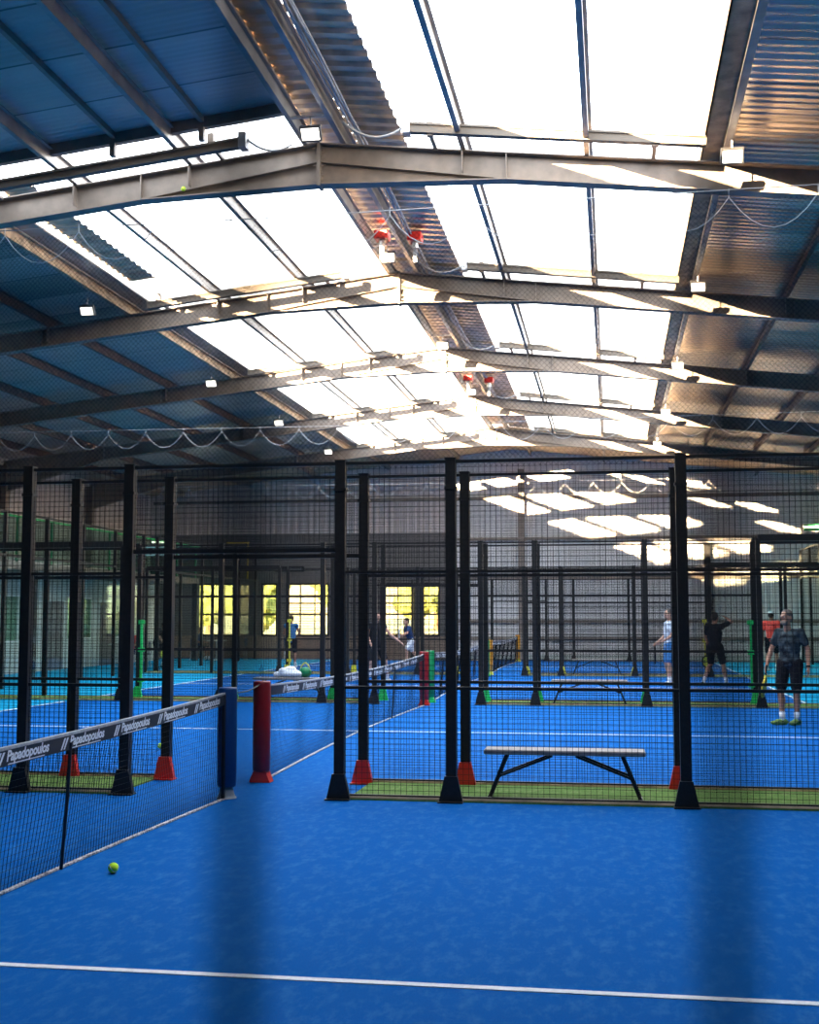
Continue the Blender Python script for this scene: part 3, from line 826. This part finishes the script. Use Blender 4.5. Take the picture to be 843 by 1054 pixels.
# ------------------------------------------------------------ outside, seen through the lounge windows
mb = MB(); nx, ny = 30, 14; vs = []
for j in range(ny+1):
    for i in range(nx+1):
        x = -80 + 100*i/nx; y = YB+.2 if j == 0 else 100 + j*6.
        h = 0 if j < 1 else 1.2*j + 1.5*math.sin(x*.13+j)*.5 + random.uniform(0, .6)
        vs.append((x, y, -.1 + h))
fs = [(j*(nx+1)+i, j*(nx+1)+i+1, (j+1)*(nx+1)+i+1, (j+1)*(nx+1)+i) for j in range(ny) for i in range(nx)]
struct('ground_hillside', mb.add(vs, fs), 'hill', smooth=True)
def tree(x, y, z, s, label):
    t = empty('tree', (x, y, z), label, 'tree', 'trees outside the lounge windows')
    MB().tube([(0, 0, -.5), (.1, 0, s*.5)], .14*s**.5, 8, .06).build('trunk', 'bark', t)
    mb = MB(); rr = random.Random(int(x*7+y))
    for q in range(9):
        a = rr.uniform(0, 2*PI); d = rr.uniform(0, .38)*s
        mb.ell((math.cos(a)*d, math.sin(a)*d, s*(.55+rr.uniform(-.1, .35))), (s*rr.uniform(.2, .32),)*2 + (s*rr.uniform(.16, .26),), nu=14, nv=9)
    o = mb.build('crown', 'leaf', t, smooth=True)
    tx = bpy.data.textures.new('lf', 'CLOUDS'); tx.noise_scale = .45
    sb = o.modifiers.new('s', 'SUBSURF'); sb.levels = sb.render_levels = 2
    d = o.modifiers.new('d', 'DISPLACE'); d.texture = tx; d.strength = .9; d.texture_coords = 'LOCAL'
    return t
tree(-22.5, 75, -.1, 4.4, 'olive tree outside, seen through the middle lounge windows')
tree(-15.2, 72, -.1, 5.2, 'leafy tree outside, seen through the right lounge windows')
tree(-12.5, 88, -.1, 5.0, 'farther tree outside the rightmost lounge window')
tree(-27.5, 82, -.1, 4.8, 'tree outside, seen through the left lounge window')
struct('ground_paving', MB().box(-24, -2, YB+.2, 60, -.12, -.02), 'paver')

# ------------------------------------------------------------ people
def cone(mb, p0, p1, r0, r1, n=12, sq=None):
    p0, p1 = V(p0), V(p1); mb.tube([p0, p1], r0, n, r1); mb.ell(p0, (r0,)*3, nu=12, nv=8); mb.ell(p1, (r1,)*3, nu=12, nv=8)
def fuse(mb, name, m, par, vox=.014, sm=4):
    o = mb.build(name, m, par)
    r = o.modifiers.new('fuse', 'REMESH'); r.mode = 'VOXEL'; r.voxel_size = vox; r.use_smooth_shade = True
    s = o.modifiers.new('smooth', 'SMOOTH'); s.iterations = sm; s.factor = .5
    return o
def person(loc, rz, label, H=1.75, shirt='fblack', shorts='fblack', shoe='shoew', skin='skin', hair='hairdark', pose=None, sock='fwhite', cap=None, vox=.014, beard=False, group=None, sleeve=.62, watch=False):
    k = H/1.75
    J = dict(pel=(0, 0, .96), hipL=(.10, 0, .92), hipR=(-.10, 0, .92), kneeL=(.13, -.03, .50), kneeR=(-.13, -.03, .50), ankL=(.14, 0, .085), ankR=(-.14, 0, .085),
             chest=(0, .0, 1.28), neck=(0, .01, 1.47), head=(0, -.015, 1.63), shL=(.185, .01, 1.42), shR=(-.185, .01, 1.42),
             elL=(.25, .03, 1.13), elR=(-.25, .03, 1.13), wrL=(.27, -.06, .88), wrR=(-.27, -.06, .88), footL=0., footR=0., yaw=0.)
    if pose: J.update(pose)
    P_ = {a: V(b) for a, b in J.items() if isinstance(b, tuple)}
    t = empty('person', loc, label, 'person', group, rz); t.scale = (k, k, k)
    pel, ch, nk, hd = P_['pel'], P_['chest'], P_['neck'], P_['head']
    body = MB()
    # torso: stacked ellipses between pelvis and chest
    def torso(mb, g):
        ax = P_['shL'] - P_['shR']; ax = V((ax.x, ax.y, 0)).normalized(); ang = math.atan2(ax.y, ax.x)
        R = Matrix.Rotation(ang, 3, 'Z')
        for f, rx, ry, rz_ in ((0, .155, .115, .12), (.3, .142, .108, .13), (.6, .155, .115, .14), (.9, .17, .118, .14), (1.15, .15, .10, .10)):
            mb.ell(pel.lerp(ch, f), (rx+g, ry+g, rz_+g), R)
        for s in ('shL', 'shR'): mb.ell(P_[s] - V((0, 0, .01)), (.062+g,)*3)
        cone(mb, P_['shL']-V((0, 0, .01)), P_['shR']-V((0, 0, .01)), .058+g, .058+g)
    torso(body, 0.)
    cone(body, nk - V((0, 0, .07)), nk.lerp(hd, .5), .058, .054)
    Rh = Matrix.Rotation(J['yaw'], 3, 'Z')
    # head with jaw, brow, nose, ears
    def hp(x, y, z): return hd + Rh @ V((x, y, z))
    body.ell(hp(0, .01, .025), (.076, .095, .098), Rh); body.ell(hp(0, -.03, -.045), (.056, .062, .068), Rh)
    body.ell(hp(0, -.085, -.072), (.026, .022, .022), Rh)
    body.ell(hp(0, -.096, .0), (.013, .02, .026), Rh); body.ell(hp(0, -.108, -.014), (.016, .014, .011), Rh)
    for s in (-1, 1): body.ell(hp(s*.079, .01, -.005), (.012, .022, .034), Rh)
    body.ell(hp(0, -.082, .035), (.05, .014, .012), Rh)
    for s in ('L', 'R'):
        sg = 1 if s == 'L' else -1
        cone(body, P_['hip'+s], P_['knee'+s], .088, .058)
        kn, an = P_['knee'+s], P_['ank'+s]
        cone(body, kn, an, .052, .036); body.ell(kn.lerp(an, .3) + V((0, .018, 0)), (.054, .056, .11))
        sh, el, wr = P_['sh'+s], P_['el'+s], P_['wr'+s]
        cone(body, sh, el, .050, .040); cone(body, el, wr, .041, .027); body.ell(el.lerp(wr, .25), (.042, .042, .05))
        # hand: palm, four fingers bent in two joints, thumb from the side of the palm
        d = (wr - el).normalized(); side = V((0, -1, 0)) - d * d.dot(V((0, -1, 0)))
        side = side.normalized() if side.length > .1 else V((1, 0, 0)); nrm = d.cross(side).normalized()
        inw = nrm if (nrm.x * -sg) > 0 else -nrm
        palm = wr + d*.05
        Mx = Matrix((side, inw, d)).transposed()
        body.ell(palm, (.040, .018, .052), Mx)
        for q, ln in enumerate((.068, .078, .072, .056)):
            b0 = palm + side*(.030-.020*q) + d*.035
            b1 = b0 + d*ln*.55 + inw*.012; b2 = b1 + d*ln*.35 + inw*ln*.45
            body.tube([b0, b1, b2], .0088, 6, .0075)
        b0 = palm + side*.030 - d*.015; b1 = b0 + side*.028 + d*.03 + inw*.008; b2 = b1 + d*.03 + inw*.012
        body.tube([b0, b1, b2], .0105, 6, .008)
    b = fuse(body, 'body', skin, t, vox)
    # clothes
    sm = MB(); torso(sm, .014)
    for s in ('L', 'R'): cone(sm, P_['sh'+s], P_['sh'+s].lerp(P_['el'+s], sleeve), .068, .062)
    fuse(sm, 'shirt', shirt, t, vox, 3)
    sm = MB(); sm.ell(pel - V((0, 0, .01)), (.168, .13, .10))
    for s in ('L', 'R'): cone(sm, P_['hip'+s], P_['hip'+s].lerp(P_['knee'+s], .80), .108, .088)
    fuse(sm, 'shorts', shorts, t, vox, 3)
    for s in ('L', 'R'):
        an = P_['ank'+s]; R = Matrix.Rotation(J['foot'+s], 3, 'Z')
        MBs = MB(); cone(MBs, an.lerp(P_['knee'+s], .02), an.lerp(P_['knee'+s], .24), .042, .047)
        MBs.build('sock', sock, t, smooth=True)
        MBh = MB()
        def fp(x, y, z): return V((an.x, an.y, an.z-.085)) + R @ V((x, y, z))
        MBh.ell(fp(0, .02, .05), (.045, .07, .05), R); MBh.ell(fp(0, -.09, .038), (.050, .10, .038), R); MBh.ell(fp(0, -.04, .05), (.045, .09, .048), R)
        MBh.v = [(v[0], v[1], max(v[2], an.z-.085+.004)) for v in MBh.v]
        sh_ = fuse(MBh, 'shoe', shoe, t, .010, 2)
    hm = MB(); hm.ell(hp(0, .022, .045), (.083, .098, .090), Rh); hm.ell(hp(0, .055, .0), (.078, .062, .075), Rh)
    hm.v = [v for v in hm.v]
    for i, v in enumerate(hm.v):
        lv = Rh.inverted() @ (V(v) - hd)
        if lv.y < -.045 and lv.z < .075: lv.y = -.045
        hm.v[i] = tuple(hd + Rh @ lv)
    hm.build('hair', hair, t, smooth=True)
    if cap:
        cm = MB(); cm.ell(hp(0, .012, .075), (.090, .105, .065), Rh); cm.ell(hp(0, -.11, .07), (.065, .07, .012), Rh); cm.build('cap', cap, t, smooth=True)
    for s in (-1, 1):
        e = MB().ell(hp(s*.03, -.083, .015), (.012, .008, .008), Rh); e.build('eye', 'white', t, smooth=True)
        MB().ell(hp(s*.03, -.090, .015), (.006, .004, .006), Rh).build('pupil', 'hairdark', t, smooth=True)
    MB().ell(hp(0, -.094, -.042), (.024, .008, .006), Rh).build('mouth', 'redm' if False else 'rust', t, smooth=True)
    if beard:
        MB().ell(hp(0, -.05, -.072), (.060, .058, .042), Rh).build('beard', 'beardm', t, smooth=True)
    if watch:
        w = P_['wrL']; d = (P_['wrL']-P_['elL']).normalized()
        MB().tube([w - d*.03, w - d*.005], .034, 12).build('wristwatch', 'fblack', t)
    return t, P_
def world(t, p):
    k = t.scale[0]; a = t.rotation_euler[2]; p = V(p)*k
    return V((t.location[0] + p.x*math.cos(a) - p.y*math.sin(a), t.location[1] + p.x*math.sin(a) + p.y*math.cos(a), t.location[2] + p.z))
def racket(pos, dirv, nrm, label, frame='rktp', face='rkt'):
    """padel racket: pos = middle of the grip, dirv = from grip to head"""
    t = empty('padel_racket', pos, label, 'racket', 'padel rackets')
    d = V(dirv).normalized(); n = V(nrm); n = (n - d*n.dot(d)).normalized(); s = d.cross(n)
    Mx = Matrix((s, n, d)).transposed()
    def tf(mb): mb.v = [tuple(Mx @ V(v)) for v in mb.v]; return mb
    tf(MB().tube([(0, 0, -.07), (0, 0, .08)], .017, 10)).build('grip', 'fblack', t)
    tf(MB().bar((0, 0, .08), (.055, 0, .17), .02, .03, (0, 1, 0)).bar((0, 0, .08), (-.055, 0, .17), .02, .03, (0, 1, 0))).build('throat', frame, t)
    pts = [(.128*math.sin(a)*(1-.12*math.cos(a)*-1), 0, .285 - .14*math.cos(a)) for a in [2*PI*i/36 for i in range(37)]]
    tf(MB().tube(pts, .017, 8, caps=False)).build('frame', frame, t, smooth=True)
    mb = MB(); mb.prism([(p[0], -.012, p[2]) for p in pts[:-1]], (0, .024, 0)); tf(mb).build('face', face, t)
    hl = MB()
    for i in range(-3, 4):
        for j in range(-3, 4):
            if i*i+j*j < 11: hl.tube([(i*.026, -.0125, .285+j*.026), (i*.026, .0125, .285+j*.026)], .006, 6)
    tf(hl).build('holes', 'fblack', t)
    return t

# man at the right, facing the camera, racket low
t, Q = person((2.62, 19.3, .001), math.radians(-28), 'grey haired man in camouflage jersey and black shorts standing at the right', 1.72, 'shirtcamo', 'fblack', 'shoe', 'skindark', 'hairgrey',
    dict(kneeL=(.11, -.05, .50), ankL=(.10, -.02, .085), kneeR=(-.12, -.08, .50), ankR=(-.09, -.12, .085), footL=-.3, footR=-.9, shL=(.175, .0, 1.40), shR=(-.175, .02, 1.40), neck=(-.01, -.02, 1.46), head=(-.02, -.05, 1.62), elR=(-.27, -.03, 1.14), wrR=(-.30, -.16, .90),
         elL=(.27, .05, 1.14), wrL=(.30, -.04, .87), yaw=-.35), vox=.009, beard=True, watch=True)
h = world(t, V(Q['wrR']) + V((-.0, -.03, -.07)))
racket(h, (-.10, .25, -.9), (1, -.35, 0), 'black and yellow racket held low by the man in the camouflage jersey')
# man half hidden behind the post
t, Q = person((1.33, 29.8, .001), math.radians(-75), 'man in pale jersey and blue shorts half hidden behind a fence post', 1.80, 'shirtpale', 'fblue', 'shoew', 'skin', 'hairgrey',
    dict(kneeL=(.12, -.06, .5), ankL=(.13, -.04, .085), kneeR=(-.12, -.05, .5), ankR=(-.12, .03, .085), elR=(-.24, -.02, 1.14), wrR=(-.22, -.22, .98), elL=(.24, -.02, 1.14), wrL=(.18, -.24, 1.0)))
racket(world(t, V(Q['wrR']) + V((.0, -.06, -.06))), (0, -.1, -1), (1, 0, 0), 'dark racket hanging in front of the man in the pale jersey', 'fblack', 'fnavy')
# man in dark shirt raising an arm
t, Q = person((2.38, 29.9, .001), math.radians(150), 'man in dark shirt and black shorts with one arm raised to his head', 1.72, 'fblack', 'fblack', 'fblack', 'skindark', 'hairdark',
    dict(kneeL=(.17, -.08, .5), ankL=(.30, .05, .085), kneeR=(-.16, -.08, .5), ankR=(-.26, -.02, .085), elL=(.27, -.05, 1.16), wrL=(.22, -.12, .92), elR=(-.34, -.20, 1.52), wrR=(-.16, -.26, 1.62), head=(0, -.03, 1.62)))
racket(world(t, V(Q['wrL']) + V((.0, -.02, -.07))), (-.12, 0, -.95), (0, 1, 0), 'yellow green racket held by the man in the dark shirt', 'fblack', 'rkt')
# person in red
person((4.72, 38.5, .001), math.radians(160), 'person in coral red shirt and white cap on the farthest court at the right', 1.78, 'fred', 'fblack', 'fwhite', 'skindark', 'hairdark', cap='fwhite')
# left side players
person((-10.05, 38.2, .001), math.radians(180), 'person in blue vest seen from behind before the lounge windows', 1.66, 'fblue', 'fblack', 'shoew', 'skindark', 'hairdark', sleeve=.15,
       pose=dict(elL=(.27, -.06, 1.14), elR=(-.27, -.06, 1.14), wrL=(.18, -.2, 1.1), wrR=(-.18, -.2, 1.1)))
t, Q = person((-5.75, 30.0, .001), math.radians(35), 'player in black stretching an arm out beyond the red net post', 1.76, 'fblack', 'fblack', 'shoew', 'skin', 'hairdark', sleeve=.3,
    pose=dict(kneeL=(.2, -.12, .52), ankL=(.34, .02, .085), kneeR=(-.17, -.14, .5), ankR=(-.26, -.05, .085), elL=(.36, -.10, 1.16), wrL=(.58, -.18, .98), elR=(-.27, -.10, 1.14), wrR=(-.2, -.22, .88), head=(0, -.06, 1.6)))
t, Q = person((-6.75, 41.5, .001), math.radians(-60), 'player in dark top and white shorts lunging left of the green net post', 1.70, 'fnavy', 'fwhite', 'shoew', 'skin', 'hairdark',
    pose=dict(pel=(0, 0, .86), hipL=(.1, 0, .83), hipR=(-.1, 0, .83), kneeL=(.14, -.22, .52), ankL=(.16, -.20, .085), kneeR=(-.13, .12, .45), ankR=(-.15, .45, .12), chest=(0, -.08, 1.17), neck=(0, -.13, 1.34), head=(0, -.17, 1.5), shL=(.18, -.12, 1.3), shR=(-.18, -.12, 1.3), elL=(.3, -.25, 1.1), wrL=(.3, -.45, 1.05), elR=(-.3, -.1, 1.05), wrR=(-.28, -.3, .95)))
racket(world(t, V(Q['wrL']) + V((0, -.07, -.02))), (.1, -.9, .2), (1, 0, 0), 'white racket held out by the lunging player', 'fwhite', 'plastic')
# lounge: round tables, chairs and seated people
SIT = dict(pel=(0, 0, .52), hipL=(.1, -.02, .50), hipR=(-.1, -.02, .50), kneeL=(.12, -.42, .50), kneeR=(-.12, -.42, .50), ankL=(.13, -.42, .085), ankR=(-.13, -.40, .085),
           chest=(0, .02, .86), neck=(0, .02, 1.05), head=(0, -.0, 1.2), shL=(.185, .02, 1.0), shR=(-.185, .02, 1.0), elL=(.24, -.05, .75), elR=(-.24, -.05, .75), wrL=(.15, -.28, .72), wrR=(-.15, -.28, .72))
def chair(x, y, rz, label):
    t = empty('cafe_chair', (x, y, .001), label, 'chair', 'cafe chairs by the left wall', rz)
    MB().box(-.21, .21, -.21, .21, .40, .43).build('seat', 'chairp', t, bevel=.01)
    MB().box(-.21, .21, .19, .215, .55, .82).box(-.2, -.17, .19, .215, .43, .56).box(.17, .2, .19, .215, .43, .56).build('backrest', 'chairp', t)
    for sx in (-1, 1):
        for sy in (-1, 1): MB().bar((sx*.17, sy*.17, .4), (sx*.21, sy*.21, 0), .022, .022).build('leg', 'galv', t)
def table(x, y, label):
    t = empty('cafe_table', (x, y, .001), label, 'table', 'cafe tables by the left wall')
    MB().lathe([(.40, .71), (.41, .72), (.41, .735), (.40, .74)], n=28).build('tabletop', 'wood', t)
    MB().tube([(0, 0, .02), (0, 0, .71)], .03, 10).build('pedestal', 'galv', t)
    MB().lathe([(.24, 0), (.24, .012), (.04, .03)], n=20).build('base', 'galv', t)
table(-15.9, 38.6, 'pale round table before the person in the red shirt')
table(-14.7, 44.9, 'round table in the lounge beside the seated dark figure')
chair(-16.0, 39.6, 0, 'chair under the person in the red shirt')
chair(-15.0, 38.3, -1.4, 'empty dark chair beside the table of the person in red')
chair(-15.5, 45.1, 1.4, 'dark chair under the seated figure in the lounge')
chair(-13.8, 45.0, -1.5, 'empty chair right of the lounge table')
chair(-12.4, 46.9, .3, 'empty chair against the back wall below the lounge windows')
person((-16.0, 39.62, -.06), 0, 'person in red shirt seated at a table at the far left', 1.75, 'fred', 'fnavy', 'shoew', 'skindark', 'hairdark', pose=SIT)
person((-15.5, 45.1, -.06), 1.4, 'dark clothed person seated at the lounge table', 1.75, 'fnavy', 'fblack', 'fblack', 'skindark', 'hairdark', pose=SIT)
t, Q = person((-14.2, 37.6, .001), math.radians(60), 'person in black bending forward left of the opening between the fences', 1.68, 'fblack', 'fblack', 'fblack', 'skindark', 'hairdark',
    pose=dict(pel=(0, .08, .86), hipL=(.1, .06, .84), hipR=(-.1, .06, .84), kneeL=(.15, -.10, .5), kneeR=(-.15, -.10, .5), chest=(0, -.10, 1.12), neck=(0, -.2, 1.26), head=(0, -.26, 1.38), shL=(.18, -.16, 1.22), shR=(-.18, -.16, 1.22), elL=(.24, -.3, 1.0), elR=(-.24, -.3, 1.0), wrL=(.14, -.42, .8), wrR=(-.14, -.42, .8)))
racket(world(t, V(Q['wrR']) + V((0, -.06, -.06))), (0, -.3, -1), (1, -.6, 0), 'yellow racket held by the person bending forward at the left', 'yellowm', 'yellowm')

# ------------------------------------------------------------ light
w = bpy.data.worlds.new('sky'); bpy.context.scene.world = w; w.use_nodes = True
nt = w.node_tree; bg = nt.nodes['Background']
tc = nt.nodes.new('ShaderNodeTexCoord'); sp = nt.nodes.new('ShaderNodeSeparateXYZ'); nt.links.new(tc.outputs['Generated'], sp.inputs[0])
rp = nt.nodes.new('ShaderNodeValToRGB'); nt.links.new(sp.outputs['Z'], rp.inputs['Fac'])
rp.color_ramp.elements[0].position = 0.; rp.color_ramp.elements[0].color = (1., .90, .74, 1)
rp.color_ramp.elements[1].position = .45; rp.color_ramp.elements[1].color = (.80, .89, 1., 1)
nt.links.new(rp.outputs['Color'], bg.inputs['Color']); bg.inputs['Strength'].default_value = 9.5
ld = bpy.data.lights.new('sun', 'SUN'); ld.energy = 110.; ld.color = (1., .72, .42); ld.angle = math.radians(.55)
lo = bpy.data.objects.new('sun', ld); C.objects.link(lo); lo.location = (-20, -60, 30)
lo.rotation_euler = V((.39, 1, -.147)).to_track_quat('-Z', 'Y').to_euler()

# ------------------------------------------------------------ camera
cd = bpy.data.cameras.new('camera'); cam = bpy.data.objects.new('camera', cd); C.objects.link(cam)
f = 1270.; yaw = math.radians(9.29); pitch = math.radians(4.883)
F = V((-math.sin(yaw)*math.cos(pitch), math.cos(yaw)*math.cos(pitch), math.sin(pitch)))
R = V((math.cos(yaw), math.sin(yaw), 0)); Uv = R.cross(F)
cam.matrix_world = Matrix(((R.x, Uv.x, -F.x, 0), (R.y, Uv.y, -F.y, 0), (R.z, Uv.z, -F.z, 1.6), (0, 0, 0, 1)))
cd.sensor_fit = 'VERTICAL'; cd.sensor_height = 36.; cd.lens = f/1054*36.
cd.clip_start = .01; cd.clip_end = 500
cd.dof.use_dof = True; cd.dof.focus_distance = 10.5; cd.dof.aperture_fstop = 5.6
bpy.context.scene.camera = cam
vs_ = bpy.context.scene.view_settings
vs_.view_transform = 'Standard'; vs_.look = 'None'; vs_.gamma = 1; vs_.use_curve_mapping = False; vs_.exposure = 0.
cy = bpy.context.scene.cycles
cy.max_bounces = 10; cy.transparent_max_bounces = 24; cy.sample_clamp_indirect = 8; cy.use_denoising = True
